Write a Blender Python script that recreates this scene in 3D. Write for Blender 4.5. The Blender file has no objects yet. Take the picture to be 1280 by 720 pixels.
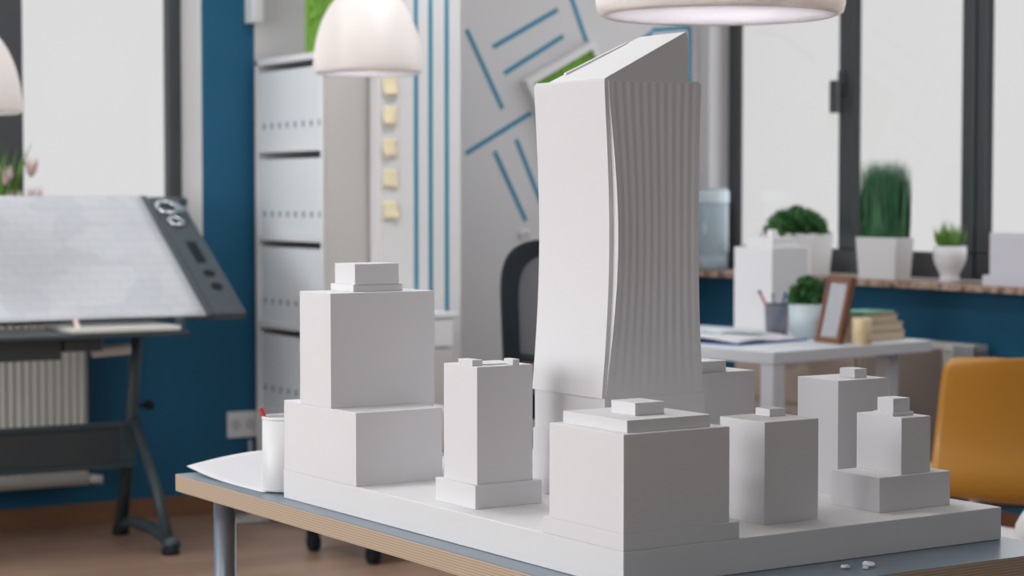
import bpy, bmesh, math, random
from mathutils import Vector, Matrix
from math import sin, cos, pi, radians, atan, atan2, sqrt
random.seed(7)
scene = bpy.context.scene
COL = scene.collection

# ------------------------------------------------------------------ materials
def srgb(r, g, b):
    f = lambda c: (c/255/12.92) if c/255 <= .04045 else ((c/255+.055)/1.055)**2.4
    return (f(r), f(g), f(b), 1)

def mat(name, col, rough=.6, metal=0., vary=.0, scale=8., spec=.5, bump=0., trans=0., coat=0., stretch=None):
    m = bpy.data.materials.new(name); m.use_nodes = True
    nt = m.node_tree; n = nt.nodes; l = nt.links
    b = n['Principled BSDF']
    b.inputs['Roughness'].default_value = rough
    b.inputs['Metallic'].default_value = metal
    b.inputs['Specular IOR Level'].default_value = spec
    b.inputs['Transmission Weight'].default_value = trans
    b.inputs['Coat Weight'].default_value = coat
    tc = n.new('ShaderNodeTexCoord'); mp = n.new('ShaderNodeMapping')
    l.new(tc.outputs['Object'], mp.inputs['Vector'])
    if stretch: mp.inputs['Scale'].default_value = stretch
    ns = n.new('ShaderNodeTexNoise'); ns.inputs['Scale'].default_value = scale; ns.inputs['Detail'].default_value = 4
    l.new(mp.outputs['Vector'], ns.inputs['Vector'])
    mx = n.new('ShaderNodeMix'); mx.data_type = 'RGBA'
    mx.inputs[6].default_value = tuple(c*(1-vary) for c in col[:3])+(1,)
    mx.inputs[7].default_value = tuple(min(1, c*(1+vary)) for c in col[:3])+(1,)
    l.new(ns.outputs['Fac'], mx.inputs[0]); l.new(mx.outputs[2], b.inputs['Base Color'])
    if bump:
        bp = n.new('ShaderNodeBump'); bp.inputs['Strength'].default_value = bump; bp.inputs['Distance'].default_value = .002
        l.new(ns.outputs['Fac'], bp.inputs['Height']); l.new(bp.outputs['Normal'], b.inputs['Normal'])
    return m

def wood_floor():
    m = bpy.data.materials.new('oak_laminate'); m.use_nodes = True
    nt = m.node_tree; n = nt.nodes; l = nt.links; b = n['Principled BSDF']; b.inputs['Roughness'].default_value = .35
    tc = n.new('ShaderNodeTexCoord')
    br = n.new('ShaderNodeTexBrick'); br.inputs['Scale'].default_value = 1
    br.inputs['Brick Width'].default_value = 1.2; br.inputs['Row Height'].default_value = .16; br.inputs['Mortar Size'].default_value = .0015
    br.inputs['Color1'].default_value = srgb(168, 138, 118); br.inputs['Color2'].default_value = srgb(150, 122, 104); br.inputs['Mortar'].default_value = srgb(70, 48, 38)
    l.new(tc.outputs['Object'], br.inputs['Vector'])
    mp = n.new('ShaderNodeMapping'); mp.inputs['Scale'].default_value = (1.2, 14, 1); l.new(tc.outputs['Object'], mp.inputs['Vector'])
    ns = n.new('ShaderNodeTexNoise'); ns.inputs['Scale'].default_value = 3; ns.inputs['Detail'].default_value = 6; l.new(mp.outputs['Vector'], ns.inputs['Vector'])
    rp = n.new('ShaderNodeValToRGB'); rp.color_ramp.elements[0].color = (.62, .6, .58, 1); rp.color_ramp.elements[1].color = (1.15, 1.12, 1.1, 1)
    l.new(ns.outputs['Fac'], rp.inputs[0])
    mx = n.new('ShaderNodeMix'); mx.data_type = 'RGBA'; mx.blend_type = 'MULTIPLY'; mx.inputs[0].default_value = 1
    l.new(br.outputs['Color'], mx.inputs[6]); l.new(rp.outputs[0], mx.inputs[7]); l.new(mx.outputs[2], b.inputs['Base Color'])
    return m

def plywood_edge():
    m = bpy.data.materials.new('layered_plywood_edge'); m.use_nodes = True
    nt = m.node_tree; n = nt.nodes; l = nt.links; b = n['Principled BSDF']; b.inputs['Roughness'].default_value = .6
    tc = n.new('ShaderNodeTexCoord')
    wv = n.new('ShaderNodeTexWave'); wv.bands_direction = 'Z'; wv.inputs['Scale'].default_value = 88; wv.inputs['Distortion'].default_value = .3
    l.new(tc.outputs['Object'], wv.inputs['Vector'])
    rp = n.new('ShaderNodeValToRGB'); rp.color_ramp.elements[0].color = srgb(162, 140, 118); rp.color_ramp.elements[1].color = srgb(190, 170, 148)
    l.new(wv.outputs['Fac'], rp.inputs[0]); l.new(rp.outputs[0], b.inputs['Base Color'])
    return m

def stone():
    m = bpy.data.materials.new('speckled_stone'); m.use_nodes = True
    nt = m.node_tree; n = nt.nodes; l = nt.links; b = n['Principled BSDF']; b.inputs['Roughness'].default_value = .3
    tc = n.new('ShaderNodeTexCoord'); vo = n.new('ShaderNodeTexNoise'); vo.inputs['Scale'].default_value = 26; vo.inputs['Detail'].default_value = 6
    l.new(tc.outputs['Object'], vo.inputs['Vector'])
    rp = n.new('ShaderNodeValToRGB'); rp.color_ramp.elements[0].position = .38; rp.color_ramp.elements[1].position = .62
    rp.color_ramp.elements[0].color = srgb(96, 76, 68); rp.color_ramp.elements[1].color = srgb(186, 158, 140)
    l.new(vo.outputs['Fac'], rp.inputs[0]); l.new(rp.outputs[0], b.inputs['Base Color'])
    return m

def glass_pane():
    m = bpy.data.materials.new('window_glass'); m.use_nodes = True
    nt = m.node_tree; n = nt.nodes; l = nt.links; n.clear()
    o = n.new('ShaderNodeOutputMaterial'); t = n.new('ShaderNodeBsdfTransparent'); t.inputs[0].default_value = (.965, .965, .965, 1)
    g = n.new('ShaderNodeBsdfGlossy'); g.inputs['Roughness'].default_value = .03
    fr = n.new('ShaderNodeFresnel'); fr.inputs[0].default_value = 1.2
    mx = n.new('ShaderNodeMixShader'); l.new(fr.outputs[0], mx.inputs[0]); l.new(t.outputs[0], mx.inputs[1]); l.new(g.outputs[0], mx.inputs[2]); l.new(mx.outputs[0], o.inputs[0])
    return m

def thin_tint(name, col, gloss=.12, alpha=.75, glossrough=.1):
    """thin see-through plastic or mesh: part transparent, part coloured diffuse, a little gloss"""
    m = bpy.data.materials.new(name); m.use_nodes = True
    nt = m.node_tree; n = nt.nodes; l = nt.links; n.clear()
    o = n.new('ShaderNodeOutputMaterial'); t = n.new('ShaderNodeBsdfTransparent'); t.inputs[0].default_value = (1, 1, 1, 1)
    d = n.new('ShaderNodeBsdfPrincipled'); d.inputs['Base Color'].default_value = col; d.inputs['Roughness'].default_value = glossrough
    mx = n.new('ShaderNodeMixShader'); mx.inputs[0].default_value = alpha
    l.new(t.outputs[0], mx.inputs[1]); l.new(d.outputs[0], mx.inputs[2]); l.new(mx.outputs[0], o.inputs[0])
    return m

def perforated(name, col, scale, hole=.32):
    """mesh with real see-through holes from a checker of dots"""
    m = bpy.data.materials.new(name); m.use_nodes = True
    nt = m.node_tree; n = nt.nodes; l = nt.links; n.clear()
    o = n.new('ShaderNodeOutputMaterial'); t = n.new('ShaderNodeBsdfTransparent')
    d = n.new('ShaderNodeBsdfPrincipled'); d.inputs['Base Color'].default_value = col; d.inputs['Roughness'].default_value = .5
    tc = n.new('ShaderNodeTexCoord'); vo = n.new('ShaderNodeTexVoronoi'); vo.inputs['Scale'].default_value = scale; vo.inputs['Randomness'].default_value = 0
    l.new(tc.outputs['Object'], vo.inputs['Vector'])
    lt = n.new('ShaderNodeMath'); lt.operation = 'GREATER_THAN'; lt.inputs[1].default_value = hole; l.new(vo.outputs['Distance'], lt.inputs[0])
    mx = n.new('ShaderNodeMixShader'); l.new(lt.outputs[0], mx.inputs[0]); l.new(t.outputs[0], mx.inputs[1]); l.new(d.outputs[0], mx.inputs[2]); l.new(mx.outputs[0], o.inputs[0])
    return m

def plan_paper():
    m = bpy.data.materials.new('printed_floor_plan'); m.use_nodes = True
    nt = m.node_tree; n = nt.nodes; l = nt.links; b = n['Principled BSDF']; b.inputs['Roughness'].default_value = .7
    tc = n.new('ShaderNodeTexCoord')
    vo = n.new('ShaderNodeTexVoronoi'); vo.distance = 'CHEBYCHEV'; vo.inputs['Scale'].default_value = 7; l.new(tc.outputs['Object'], vo.inputs['Vector'])
    sp = n.new('ShaderNodeSeparateColor'); l.new(vo.outputs['Color'], sp.inputs[0])
    br = n.new('ShaderNodeTexBrick'); br.inputs['Scale'].default_value = 6; br.inputs['Mortar Size'].default_value = .012
    br.inputs['Color1'].default_value = (1, 1, 1, 1); br.inputs['Color2'].default_value = (.985, .985, .99, 1); br.inputs['Mortar'].default_value = (.88, .88, .9, 1)
    l.new(tc.outputs['Object'], br.inputs['Vector'])
    rp = n.new('ShaderNodeValToRGB'); rp.color_ramp.interpolation = 'CONSTANT'
    rp.color_ramp.elements[0].color = srgb(190, 191, 197); rp.color_ramp.elements[1].position = .3; rp.color_ramp.elements[1].color = srgb(197, 198, 203)
    e = rp.color_ramp.elements.new(.75); e.color = srgb(194, 195, 200)
    l.new(sp.outputs[0], rp.inputs[0])
    mx = n.new('ShaderNodeMix'); mx.data_type = 'RGBA'; mx.blend_type = 'MULTIPLY'; mx.inputs[0].default_value = 1
    l.new(rp.outputs[0], mx.inputs[6]); l.new(br.outputs['Color'], mx.inputs[7]); l.new(mx.outputs[2], b.inputs['Base Color'])
    return m

def shade_mat(name, col, tr):
    m = bpy.data.materials.new(name); m.use_nodes = True
    nt = m.node_tree; n = nt.nodes; l = nt.links; n.clear()
    o = n.new('ShaderNodeOutputMaterial'); d = n.new('ShaderNodeBsdfPrincipled'); d.inputs['Base Color'].default_value = col; d.inputs['Roughness'].default_value = .35
    t = n.new('ShaderNodeBsdfTranslucent'); t.inputs[0].default_value = col
    mx = n.new('ShaderNodeMixShader'); mx.inputs[0].default_value = tr
    l.new(d.outputs[0], mx.inputs[1]); l.new(t.outputs[0], mx.inputs[2]); l.new(mx.outputs[0], o.inputs[0])
    return m

M = {}
M['model'] = mat('white_model_card', srgb(220, 218, 220), .75, vary=.012, scale=9, spec=.25)
M['blue'] = mat('teal_blue_paint', srgb(28, 89, 121), .6, vary=.03, scale=2, spec=.3)
M['wall'] = mat('off_white_paint', srgb(208, 205, 207), .8, vary=.01, scale=2)
M['wall2'] = mat('warm_white_paint', srgb(222, 220, 220), .8, vary=.01, scale=2)
M['coolwall'] = mat('cool_bounce_grey', srgb(190, 204, 208), .85, vary=.01, scale=2)  # tint chosen to cool the light bounced off the unseen front wall
M['ceiling'] = mat('ceiling_paint', srgb(230, 230, 228), .9)
M['floor'] = wood_floor()
M['base'] = mat('brown_wood_skirting', srgb(120, 82, 58), .5, vary=.15, scale=5, stretch=(1, 1, 8))
M['ply'] = plywood_edge()
M['tabletop'] = mat('slate_grey_laminate', srgb(112, 126, 140), .3, vary=.03, scale=30)
M['steel'] = mat('grey_powder_coated_steel', srgb(140, 150, 162), .35, metal=.6)
M['dark'] = mat('dark_slate_metal', srgb(50, 62, 68), .5, vary=.05)
M['darkplastic'] = mat('dark_grey_plastic', srgb(72, 80, 86), .5, vary=.04)
M['black'] = mat('black_plastic', srgb(20, 29, 36), .6, spec=.25)
M['frame'] = mat('anthracite_window_frame', srgb(66, 68, 72), .45, vary=.05)
M['stone'] = stone()
M['glass'] = glass_pane()
M['white'] = mat('white_lacquer', srgb(222, 222, 224), .4, vary=.01)
M['binder'] = mat('white_binder_board', srgb(218, 222, 226), .55, vary=.02, scale=3)
M['hole'] = mat('binder_hole_shadow_grey', srgb(146, 156, 164), .6)
M['shelfin'] = mat('shelf_teal_grey_back', srgb(70, 110, 118), .7)
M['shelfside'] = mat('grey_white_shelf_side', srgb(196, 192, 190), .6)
M['tape'] = mat('blue_tape', srgb(38, 128, 160), .5, vary=.04)
M['note'] = mat('yellow_paper', srgb(232, 218, 182), .8, vary=.03)
M['moss'] = mat('green_moss', srgb(112, 158, 60), .9, vary=.35, scale=60, bump=1)
M['paper'] = mat('white_paper', srgb(208, 206, 210), .8, vary=.01)
M['plan'] = plan_paper()
M['desk'] = mat('pale_desk_laminate', srgb(206, 208, 214), .4, vary=.01)
M['taupe'] = mat('taupe_cabinet_board', srgb(176, 160, 150), .6, vary=.03)
M['orange'] = mat('orange_ochre_plastic', srgb(186, 130, 48), .36, vary=.03, scale=3, coat=.1)
M['radiator'] = mat('ivory_radiator_enamel', srgb(208, 206, 200), .45)
M['grill'] = mat('grey_radiator_grille', srgb(150, 150, 156), .5)
M['leaf_dark'] = mat('dark_green_leaves', srgb(66, 112, 62), .55, vary=.4, scale=40)
M['leaf_grass'] = mat('deep_green_grass_blades', srgb(60, 112, 76), .5, vary=.35, scale=30)
M['leaf_light'] = mat('light_green_leaves', srgb(104, 146, 62), .5, vary=.35, scale=30)
M['soil'] = mat('dark_soil', srgb(60, 50, 40), .95, vary=.3, scale=60, bump=1)
M['petal'] = mat('pale_pink_petals', srgb(226, 204, 200), .7)
M['ceramic'] = mat('matte_white_ceramic', srgb(218, 216, 218), .5)
M['palepot'] = mat('pale_blue_grey_ceramic', srgb(196, 208, 214), .5)
M['framewood'] = mat('brown_frame_wood', srgb(120, 76, 54), .45, vary=.15, scale=20)
M['photo'] = mat('grey_photo_print', srgb(170, 170, 176), .3, vary=.1, scale=30)
M['pages'] = mat('cream_book_pages', srgb(206, 186, 160), .8, vary=.05, scale=60, stretch=(1, 1, 12))
M['kraft'] = mat('kraft_book_cover', srgb(186, 160, 134), .6, vary=.03)
M['greenbook'] = mat('teal_green_book_cover', srgb(84, 150, 122), .5)
M['candle'] = mat('cream_wax', srgb(222, 200, 162), .5)
M['jug'] = thin_tint('blue_tinted_plastic', srgb(168, 184, 194), alpha=.7)
M['mesh'] = perforated('chair_mesh', srgb(70, 74, 82), 150, .0030*1.0)
M['cupmesh'] = thin_tint('grey_wire_mesh', srgb(126, 128, 142), alpha=.75, glossrough=.4)
M['perf'] = thin_tint('dark_perforated_sheet', srgb(52, 58, 62), alpha=.86, glossrough=.5)
M['traysheer'] = thin_tint('smoked_grey_plastic', srgb(92, 98, 102), alpha=.72, glossrough=.3)
M['chairmesh'] = thin_tint('dark_chair_mesh', srgb(58, 64, 76), alpha=.72, glossrough=.6)
M['red'] = mat('red_pencil_lacquer', srgb(196, 50, 44), .4)
M['bluepen'] = mat('blue_pen_plastic', srgb(52, 84, 150), .4)
M['chrome'] = mat('chrome_metal', srgb(200, 204, 208), .2, metal=1)
M['shade'] = shade_mat('opal_lampshade', srgb(232, 228, 226), .35)
M['opal'] = shade_mat('opal_diffuser', srgb(232, 234, 240), .65)
M['rim'] = mat('white_lamp_rim', srgb(226, 228, 234), .4)
M['bulb'] = bpy.data.materials.new('lit_bulb'); M['bulb'].use_nodes = True
_b = M['bulb'].node_tree.nodes['Principled BSDF']; _b.inputs['Emission Color'].default_value = (1, .93, .89, 1); _b.inputs['Emission Strength'].default_value = 135
M['panel'] = bpy.data.materials.new('fill_light_emitter'); M['panel'].use_nodes = True  # glow of the added, unseen fill panels
_b = M['panel'].node_tree.nodes['Principled BSDF']; _b.inputs['Emission Color'].default_value = (.94, .985, 1, 1); _b.inputs['Emission Strength'].default_value = 13
M['crumb'] = mat('white_foam', srgb(226, 228, 232), .6)
M['lavender'] = mat('pale_grey_model_card', srgb(206, 204, 214), .7)
M['cable'] = mat('white_cable_sheath', srgb(170, 166, 166), .5)
M['limegreen'] = mat('lime_green_paper', srgb(120, 160, 50), .8)

# ------------------------------------------------------------------ mesh helpers
def box(bm, x0, x1, y0, y1, z0, z1, mi=0):
    vs = [bm.verts.new(p) for p in ((x0, y0, z0), (x1, y0, z0), (x1, y1, z0), (x0, y1, z0), (x0, y0, z1), (x1, y0, z1), (x1, y1, z1), (x0, y1, z1))]
    fs = []
    for q in ((0, 3, 2, 1), (4, 5, 6, 7), (0, 1, 5, 4), (1, 2, 6, 5), (2, 3, 7, 6), (3, 0, 4, 7)):
        f = bm.faces.new([vs[i] for i in q]); f.material_index = mi; fs.append(f)
    return vs

def obox(bm, c, size, rot=None):
    """oriented box: centre c, size, rot = Matrix"""
    sx, sy, sz = (s/2 for s in size)
    vs = box(bm, -sx, sx, -sy, sy, -sz, sz)
    for v in vs:
        v.co = (rot @ v.co if rot else v.co) + Vector(c)
    return vs

def prism(bm, pts, z0, z1):
    a = [bm.verts.new((x, y, z0)) for x, y in pts]; b = [bm.verts.new((x, y, z1)) for x, y in pts]
    n = len(pts)
    bm.faces.new(a[::-1]); bm.faces.new(b)
    for i in range(n): bm.faces.new((a[i], a[(i+1) % n], b[(i+1) % n], b[i]))

def tube(bm, pts, r, seg=12, cap=True):
    pts = [Vector(p) for p in pts]
    rs = r if isinstance(r, (list, tuple)) else [r]*len(pts)
    rings = []
    up = Vector((0, 0, 1))
    prev = None
    for i, p in enumerate(pts):
        d = (pts[min(i+1, len(pts)-1)] - pts[max(i-1, 0)]).normalized()
        if prev is None:
            a = d.cross(up)
            if a.length < 1e-4: a = d.cross(Vector((1, 0, 0)))
            a.normalize()
        else:
            a = (prev - d*prev.dot(d)).normalized()
        prev = a
        b = d.cross(a)
        rings.append([bm.verts.new(p + (a*cos(2*pi*k/seg) + b*sin(2*pi*k/seg))*rs[i]) for k in range(seg)])
    for i in range(len(rings)-1):
        for k in range(seg):
            bm.faces.new((rings[i][k], rings[i][(k+1) % seg], rings[i+1][(k+1) % seg], rings[i+1][k]))
    if cap:
        bm.faces.new(rings[0][::-1]); bm.faces.new(rings[-1])

def lathe(bm, prof, c=(0, 0, 0), seg=32, sides=None, rot0=0.):
    """prof: list of (r, z)"""
    n = sides or seg
    rings = []
    for r, z in prof:
        if r < 1e-6: rings.append([bm.verts.new((c[0], c[1], c[2]+z))])
        else: rings.append([bm.verts.new((c[0]+r*cos(rot0+2*pi*k/n), c[1]+r*sin(rot0+2*pi*k/n), c[2]+z)) for k in range(n)])
    for i in range(len(rings)-1):
        A, B = rings[i], rings[i+1]
        for k in range(n):
            k2 = (k+1) % n
            if len(A) == 1 and len(B) == 1: continue
            if len(A) == 1: bm.faces.new((A[0], B[k2], B[k]))
            elif len(B) == 1: bm.faces.new((A[k], A[k2], B[0]))
            else: bm.faces.new((A[k], A[k2], B[k2], B[k]))

def grid(bm, f, nu, nv):
    """surface from f(u,v)"""
    g = [[bm.verts.new(f(i/nu, j/nv)) for j in range(nv+1)] for i in range(nu+1)]
    for i in range(nu):
        for j in range(nv):
            bm.faces.new((g[i][j], g[i+1][j], g[i+1][j+1], g[i][j+1]))
    return g

def leafblade(bm, base, tip, w, bend=(0, 0, 0), segs=4, side=None):
    base, tip, bend = Vector(base), Vector(tip), Vector(bend)
    d = (tip-base).normalized()
    s = Vector(side) if side else d.cross(Vector((random.uniform(-1, 1), random.uniform(-1, 1), random.uniform(-.3, .3))))
    if s.length < 1e-4: s = Vector((1, 0, 0))
    s.normalize()
    prev = None
    for i in range(segs+1):
        t = i/segs
        c = base.lerp(tip, t) + bend*(4*t*(1-t))
        ww = w*(.55+.45*sin(pi*min(1, t*1.2+.1)))*(1-t**3)
        if i == segs:
            v = [bm.verts.new(c)]
        else:
            v = [bm.verts.new(c-s*ww/2), bm.verts.new(c+s*ww/2)]
        if prev:
            if len(v) == 2: bm.faces.new((prev[0], prev[1], v[1], v[0]))
            else: bm.faces.new((prev[0], prev[1], v[0]))
        prev = v

def obj(name, bm, m, parent=None, bevel=0., smooth=False, seg=2, solid=0.):
    bmesh.ops.recalc_face_normals(bm, faces=bm.faces)
    me = bpy.data.meshes.new(name); bm.to_mesh(me); bm.free()
    o = bpy.data.objects.new(name, me); COL.objects.link(o)
    for k in (m if isinstance(m, (list, tuple)) else [m]): me.materials.append(M[k])
    if smooth:
        for p in me.polygons: p.use_smooth = True
    if solid:
        s = o.modifiers.new('thickness', 'SOLIDIFY'); s.thickness = solid; s.offset = 0
    if bevel:
        b = o.modifiers.new('bevel', 'BEVEL'); b.width = bevel; b.segments = seg; b.limit_method = 'ANGLE'; b.angle_limit = radians(40)
    if parent: o.parent = parent
    return o

def bx(name, dims, m, parent=None, bevel=0., seg=2):
    bm = bmesh.new(); box(bm, *dims); return obj(name, bm, m, parent, bevel, seg=seg)

def cyl(name, p0, p1, r, m, parent=None, seg=24, bevel=0.):
    bm = bmesh.new(); tube(bm, [p0, p1], r, seg)
    o = obj(name, bm, m, parent, bevel)
    o.data.shade_smooth() if hasattr(o.data, 'shade_smooth') else None
    for p in o.data.polygons: p.use_smooth = len(p.vertices) == 4
    return o

def tag(o, label, cat, group=None, kind=None):
    o['label'] = label; o['category'] = cat
    if group: o['group'] = group
    if kind: o['kind'] = kind
    return o

def thing(name, label, cat, loc=(0, 0, 0), rz=0., group=None):
    o = bpy.data.objects.new(name, None); COL.objects.link(o); o.empty_display_size = .05
    o.location = loc; o.rotation_euler = (0, 0, rz)
    return tag(o, label, cat, group)

def struct(o):
    o['kind'] = 'structure'; return o

def copy_tree(o, parent=None):
    c = o.copy(); COL.objects.link(c); c.parent = parent
    for ch in [q for q in COL.objects if q.parent == o]: copy_tree(ch, c)
    return c

# ------------------------------------------------------------------ room shell
TR = .14; YB = 7.2; XR = 5.2; XL = -2.8; YF = -2.6; ZC = 3.0; TW = .28
struct(bx('floor', (XL-TW, XR+TW, YF-TW, YB+TW, -.1, 0), 'floor'))
struct(bx('ceiling', (XL-TW, XR+TW, YF-TW, YB+TW, ZC, ZC+.1), 'ceiling'))

# back wall with one window (blue), then white to the corner
WX0, WX1, WZ0, WZ1 = 1.25, 2.91, .97, 2.6
bm = bmesh.new()
box(bm, XL, WX0, YB, YB+TW, 0, ZC); box(bm, WX1, 3.125, YB, YB+TW, 0, ZC)
box(bm, WX0, WX1, YB, YB+TW, 0, WZ0-.03); box(bm, WX0, WX1, YB, YB+TW, WZ1, ZC)
struct(obj('wall_back', bm, 'blue'))
wb = struct(bx('wall_rear', (3.125, XR+TR, YB, YB+TW, 0, ZC), 'wall'))
# white reveals of the back window
bm = bmesh.new()
box(bm, WX1-.008, WX1, YB-.001, YB+TW, WZ0, WZ1); box(bm, WX0, WX0+.008, YB-.001, YB+TW, WZ0, WZ1)
box(bm, WX0, WX1, YB-.001, YB+TW, WZ1-.008, WZ1); box(bm, WX0, WX1, YB-.03, YB+TW, WZ0-.03, WZ0)
struct(obj('trim_1', bm, 'wall2'))

# right wall with three windows (white above the sill, blue below)
RZ0, RZ1 = .862, 2.6
wins = [(5.61, 7.12), (4.00, 5.60), (2.3, 3.9), (.5, 2.1)]
bm = bmesh.new()

box(bm, XR, XR+TR, YF, YB, RZ1, ZC, 0)
edges = [YF, .5, 2.1, 2.3, 3.9, 4.0, 7.12, YB]
for a, b in ((YF, .5), (2.1, 2.3), (3.9, 4.0), (7.12, YB)): box(bm, XR, XR+TR, a, b, RZ0, RZ1, 0)
box(bm, XR, XR+TR, YF, YB, 0, RZ0, 1)
struct(obj('wall_right', bm, ['wall', 'blue']))
bm = bmesh.new()
box(bm, XR-.15, XR+.1, 3.8, YB, RZ0, .887)
struct(obj('trim_2', bm, 'stone', bevel=.003))

# left wall and front wall (behind the camera side)
bm = bmesh.new()
box(bm, XL-TW, XL, YF, YB, 0, .7); box(bm, XL-TW, XL, YF, YB, 2.7, ZC)
for a, b in ((YF, -1.8), (.4, .8), (3.0, 3.4), (5.6, YB)): box(bm, XL-TW, XL, a, b, .7, 2.7)
struct(obj('wall_left', bm, 'wall'))
struct(bx('wall_front', (XL-TW, XR+TW, YF-TW, YF, 0, ZC), 'coolwall'))
struct(bx('baseboard_back', (XL, 3.1, YB-.016, YB, 0, .075), 'base', bevel=.003))
struct(bx('baseboard_right', (XR-.016, XR, YF, YB-.02, 0, .075), 'base', bevel=.003))

def win_frame(name, along, lo, hi, z0, z1, pos, depth, mull, sign=1):
    """frame of a window: along 'x' or 'y'; mull = list of (lo,hi) verticals"""
    bm = bmesh.new()
    def seg_(a, b, c, d):
        if along == 'x': box(bm, a, b, pos, pos+depth, c, d)
        else: box(bm, pos, pos+depth, a, b, c, d)
    seg_(lo, hi, z0, z0+.1); seg_(lo, hi, z1-.08, z1)
    for a, b in mull: seg_(a, b, z0+.1, z1-.08)
    f = struct(obj(name, bm, 'frame', bevel=.006))
    bm = bmesh.new()
    seams = sorted(mull)
    for i in range(len(seams)-1):
        a, b = seams[i][1], seams[i+1][0]
        if b-a < .05: continue
        if along == 'x': box(bm, a, b, pos+depth/2, pos+depth/2+.006, z0+.1, z1-.08)
        else: box(bm, pos+depth/2, pos+depth/2+.006, a, b, z0+.1, z1-.08)
    obj('window_pane', bm, 'glass', f)
    return f
win_frame('window_1', 'x', WX0+.008, WX1-.008, WZ0, WZ1-.008, YB+.18, .06, [(WX0+.008, WX0+.06), (2.15, 2.285), (2.85, WX1-.008)])
f2 = win_frame('window_2', 'y', 5.612, 7.12, .888, RZ1, 5.3, .035, [(5.612, 5.68), (6.285, 6.385), (7.06, 7.12)])
f3 = win_frame('window_3', 'y', 4.0, 5.60, .888, RZ1, 5.3, .035, [(4.0, 4.08), (4.75, 4.88), (5.545, 5.60)])
win_frame('window_4', 'y', 2.3, 3.9, .888, RZ1, 5.3, .06, [(2.3, 2.38), (3.05, 3.18), (3.82, 3.9)])
win_frame('window_5', 'y', .5, 2.1, .888, RZ1, 5.3, .06, [(.5, .58), (1.25, 1.38), (2.02, 2.1)])
for k, (a, b) in enumerate(((-1.8, .4), (.8, 3.0), (3.4, 5.6))):
    win_frame('window_%d' % (6+k), 'y', a, b, .7, 2.7, XL-.12, .06, [(a, a+.07), ((a+b)/2-.06, (a+b)/2+.06), (b-.07, b)])
# latch on the middle mullion of the far right-hand window
bm = bmesh.new(); box(bm, 5.288, 5.3, 6.34, 6.378, 1.60, 1.70); box(bm, 5.262, 5.288, 6.348, 6.374, 1.62, 1.645); box(bm, 5.25, 5.272, 6.34, 6.384, 1.53, 1.66)
obj('window_handle', bm, 'frame', f2, bevel=.005)
bm = bmesh.new(); box(bm, 5.305, 5.33, 5.598, 5.614, .89, 2.6)
obj('frame_gap_shade', bm, 'black', f3)  # black strip coloured as the shade in the gap between the frames

# free-standing white partition with blue tape lines
wp = struct(bx('wall_partition', (3.283, 3.615, 6.47, 6.54, 0, 2.6), 'wall2', bevel=.002))
for x, z0 in ((3.432, .75), (3.491, .75), (3.557, .78)):
    bx('tape_stripe', (x-.008, x+.008, 6.4685, 6.4702, z0, 2.58), 'tape', wp)

# herringbone of blue tape on the rear wall
def strip(p, q, w=.019):
    (x0, z0), (x1, z1) = p, q
    d = Vector((x1-x0, 0, z1-z0)); L = d.length; ang = atan2(z1-z0, x1-x0)
    bm = bmesh.new(); obox(bm, ((x0+x1)/2, YB-.001, (z0+z1)/2), (L, .0018, w), Matrix.Rotation(-ang, 3, 'Y'))
    obj('tape_stripe', bm, 'tape', wb)
for p, q in (((4.05, 1.87), (4.218, 1.555)), ((4.173, 1.804), (4.483, 1.97)), ((4.226, 1.699), (4.51, 1.862)), ((4.49, 2.16), (4.624, 1.844)),
             ((4.046, 1.371), (4.355, 1.542)), ((4.283, 1.432), (4.44, 1.09)), ((4.18, 1.382), (4.329, 1.098)), ((4.39, 1.355), (4.66, 1.50)),
             ((4.80, 1.80), (4.956, 1.894)), ((4.956, 1.905), (5.152, 1.925)), ((5.152, 1.925), (5.153, 1.50)), ((4.70, 2.06), (4.95, 2.20))):
    strip(p, q)

t = thing('wall_hook', 'tiny white hook on the wall above the office chair back, below the blue tape lines', 'hook', (4.318, 7.2, 1.045))
bm = bmesh.new(); tube(bm, [(0, -.001, 0), (0, -.008, 0)], .022, 18); obj('hook_plate', bm, 'white', t)
bm = bmesh.new(); tube(bm, [(0, -.008, 0), (0, -.03, -.004), (0, -.036, .012)], .006, 8); obj('hook_pin', bm, 'white', t, smooth=True)
# five yellow sticky notes on the partition
for i, z in enumerate((1.590, 1.485, 1.372, 1.262, 1.150)):
    t = bmesh.new()
    ang = (-.06, .08, 0., .05, -.08)[i]
    grid(t, lambda u, v: ((u-.5)*.056, -.002-.012*(1-v)**2*(1+.6*sin(u*3+i)), (v-.5)*.062), 6, 6)
    o = obj('sticky_note', t, 'note', smooth=True, solid=.0006)
    o.location = (3.326, 6.468, z); o.rotation_euler = (0, ang, 0)
    tag(o, 'yellow sticky note on the white partition, ' + ('topmost of the column, just below the lampshade', 'second from the top', 'middle one of five', 'second from the bottom', 'lowest of the column')[i], 'sticky note', 'yellow sticky notes in a column')

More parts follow.
